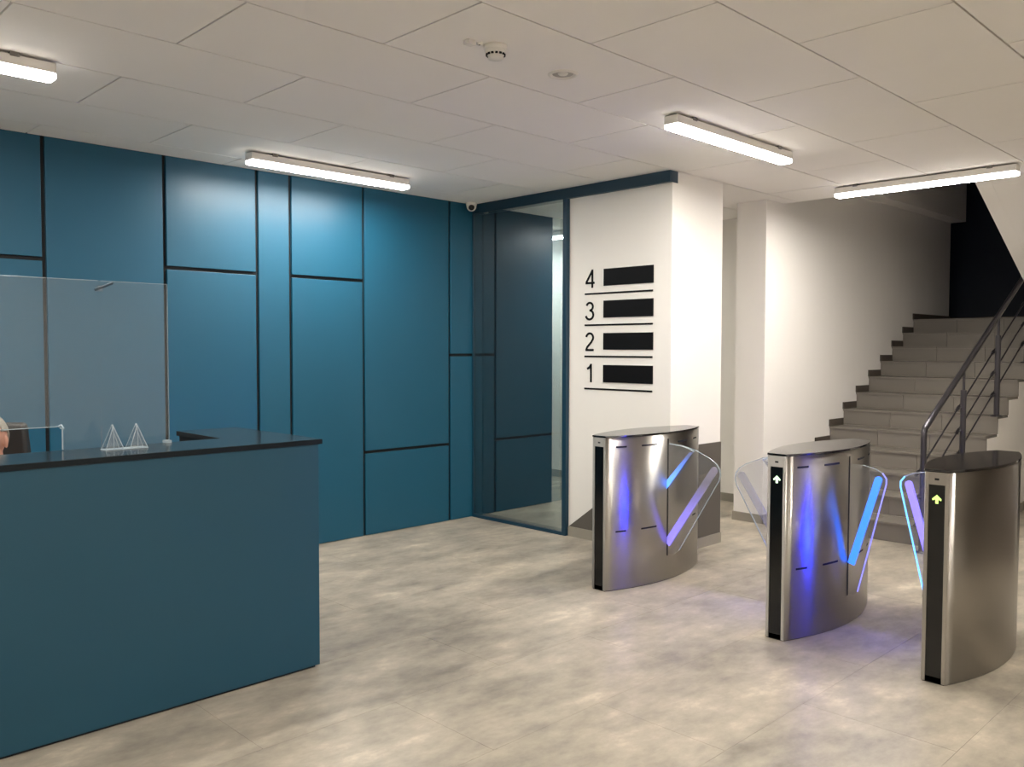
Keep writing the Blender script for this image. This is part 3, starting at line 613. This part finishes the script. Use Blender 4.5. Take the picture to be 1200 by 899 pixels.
    for v0 in bm.verts:
        if v0.index in seen: continue
        stack = [v0]; seen.add(v0.index); isl = []
        while stack:
            v = stack.pop(); isl.append(v)
            for ed in v.link_edges:
                o_ = ed.other_vert(v)
                if o_.index not in seen: seen.add(o_.index); stack.append(o_)
        if len(isl) > len(best): best = isl
    keep = set(best); print('body islands: kept', len(best), 'of', len(bm.verts))
    bmesh.ops.delete(bm, geom=[v for v in bm.verts if v not in keep], context='VERTS'); bm.to_mesh(me); bm.free()
    me.materials.clear()
    for m in ('skin', 'shirt', 'trousers', 'shoe'): me.materials.append(MATS[m])
    for p in me.polygons:
        c = p.center
        if c.z > 1.015: i = 0
        elif c.x < -0.235 and c.z > 0.66: i = 0
        elif c.z < 0.07: i = 3
        elif c.z < 0.64 or (c.z < 0.685 and c.x < -0.055 and abs(c.y) < 0.215): i = 2
        else: i = 1
        p.material_index = i; p.use_smooth = True
    link('body', me, t)
    # collar
    MB().tube([(0.042+0.062*math.cos(a), 0.066*math.sin(a), 1.012+0.012*math.cos(a)) for a in [2*PI*k/20 for k in range(21)]], 0.012, 8, False).build('collar', 'shirt', t)
    # short grey hair shell over the skull, cut along a hairline
    bm = bmesh.new(); bmesh.ops.create_icosphere(bm, subdivisions=4, radius=1.0)
    kill = []
    for v in bm.verts:
        p = v.co.copy()
        front = -p.x
        low = -0.30 if front < -0.25 else (0.22 if front < 0.35 else 0.55)
        if p.z < low + 0.1*math.sin(9*p.y): kill.append(v)
        jit = 1 + 0.012*math.sin(23*p.x+9*p.z)*math.sin(19*p.y)
        q = hf(p)
        v.co = Vector((hc[0]+q.x*0.104*jit, q.y*0.083*jit, hc[2]+q.z*0.119*jit))
    bmesh.ops.delete(bm, geom=kill, context='VERTS')
    me = bpy.data.meshes.new('hair'); bm.to_mesh(me); bm.free(); me.materials.append(MATS['hair'])
    for p in me.polygons: p.use_smooth = True
    h = link('hair', me, t); sdm = h.modifiers.new('solid', 'SOLIDIFY'); sdm.thickness = 0.01; sdm.offset = -1
    for s in (-1, 1):
        e = MB().lathe([(0.0005, 0.0105)] + [(0.0105*math.sin(a), 0.0105*math.cos(a)) for a in [PI*i/8 for i in range(1, 8)]] + [(0.0005, -0.0105)], 14).build('eye', 'white_plastic', t, (hc[0]-0.083, s*0.033, hc[2]+0.003))
        MB().lathe([(0.0005, 0.002), (0.005, 0.0015), (0.0055, 0)], 12).build('iris', 'black_gap', e, (-0.0092, 0, 0)).rotation_euler = (0, -PI/2, 0)
    return t
person()
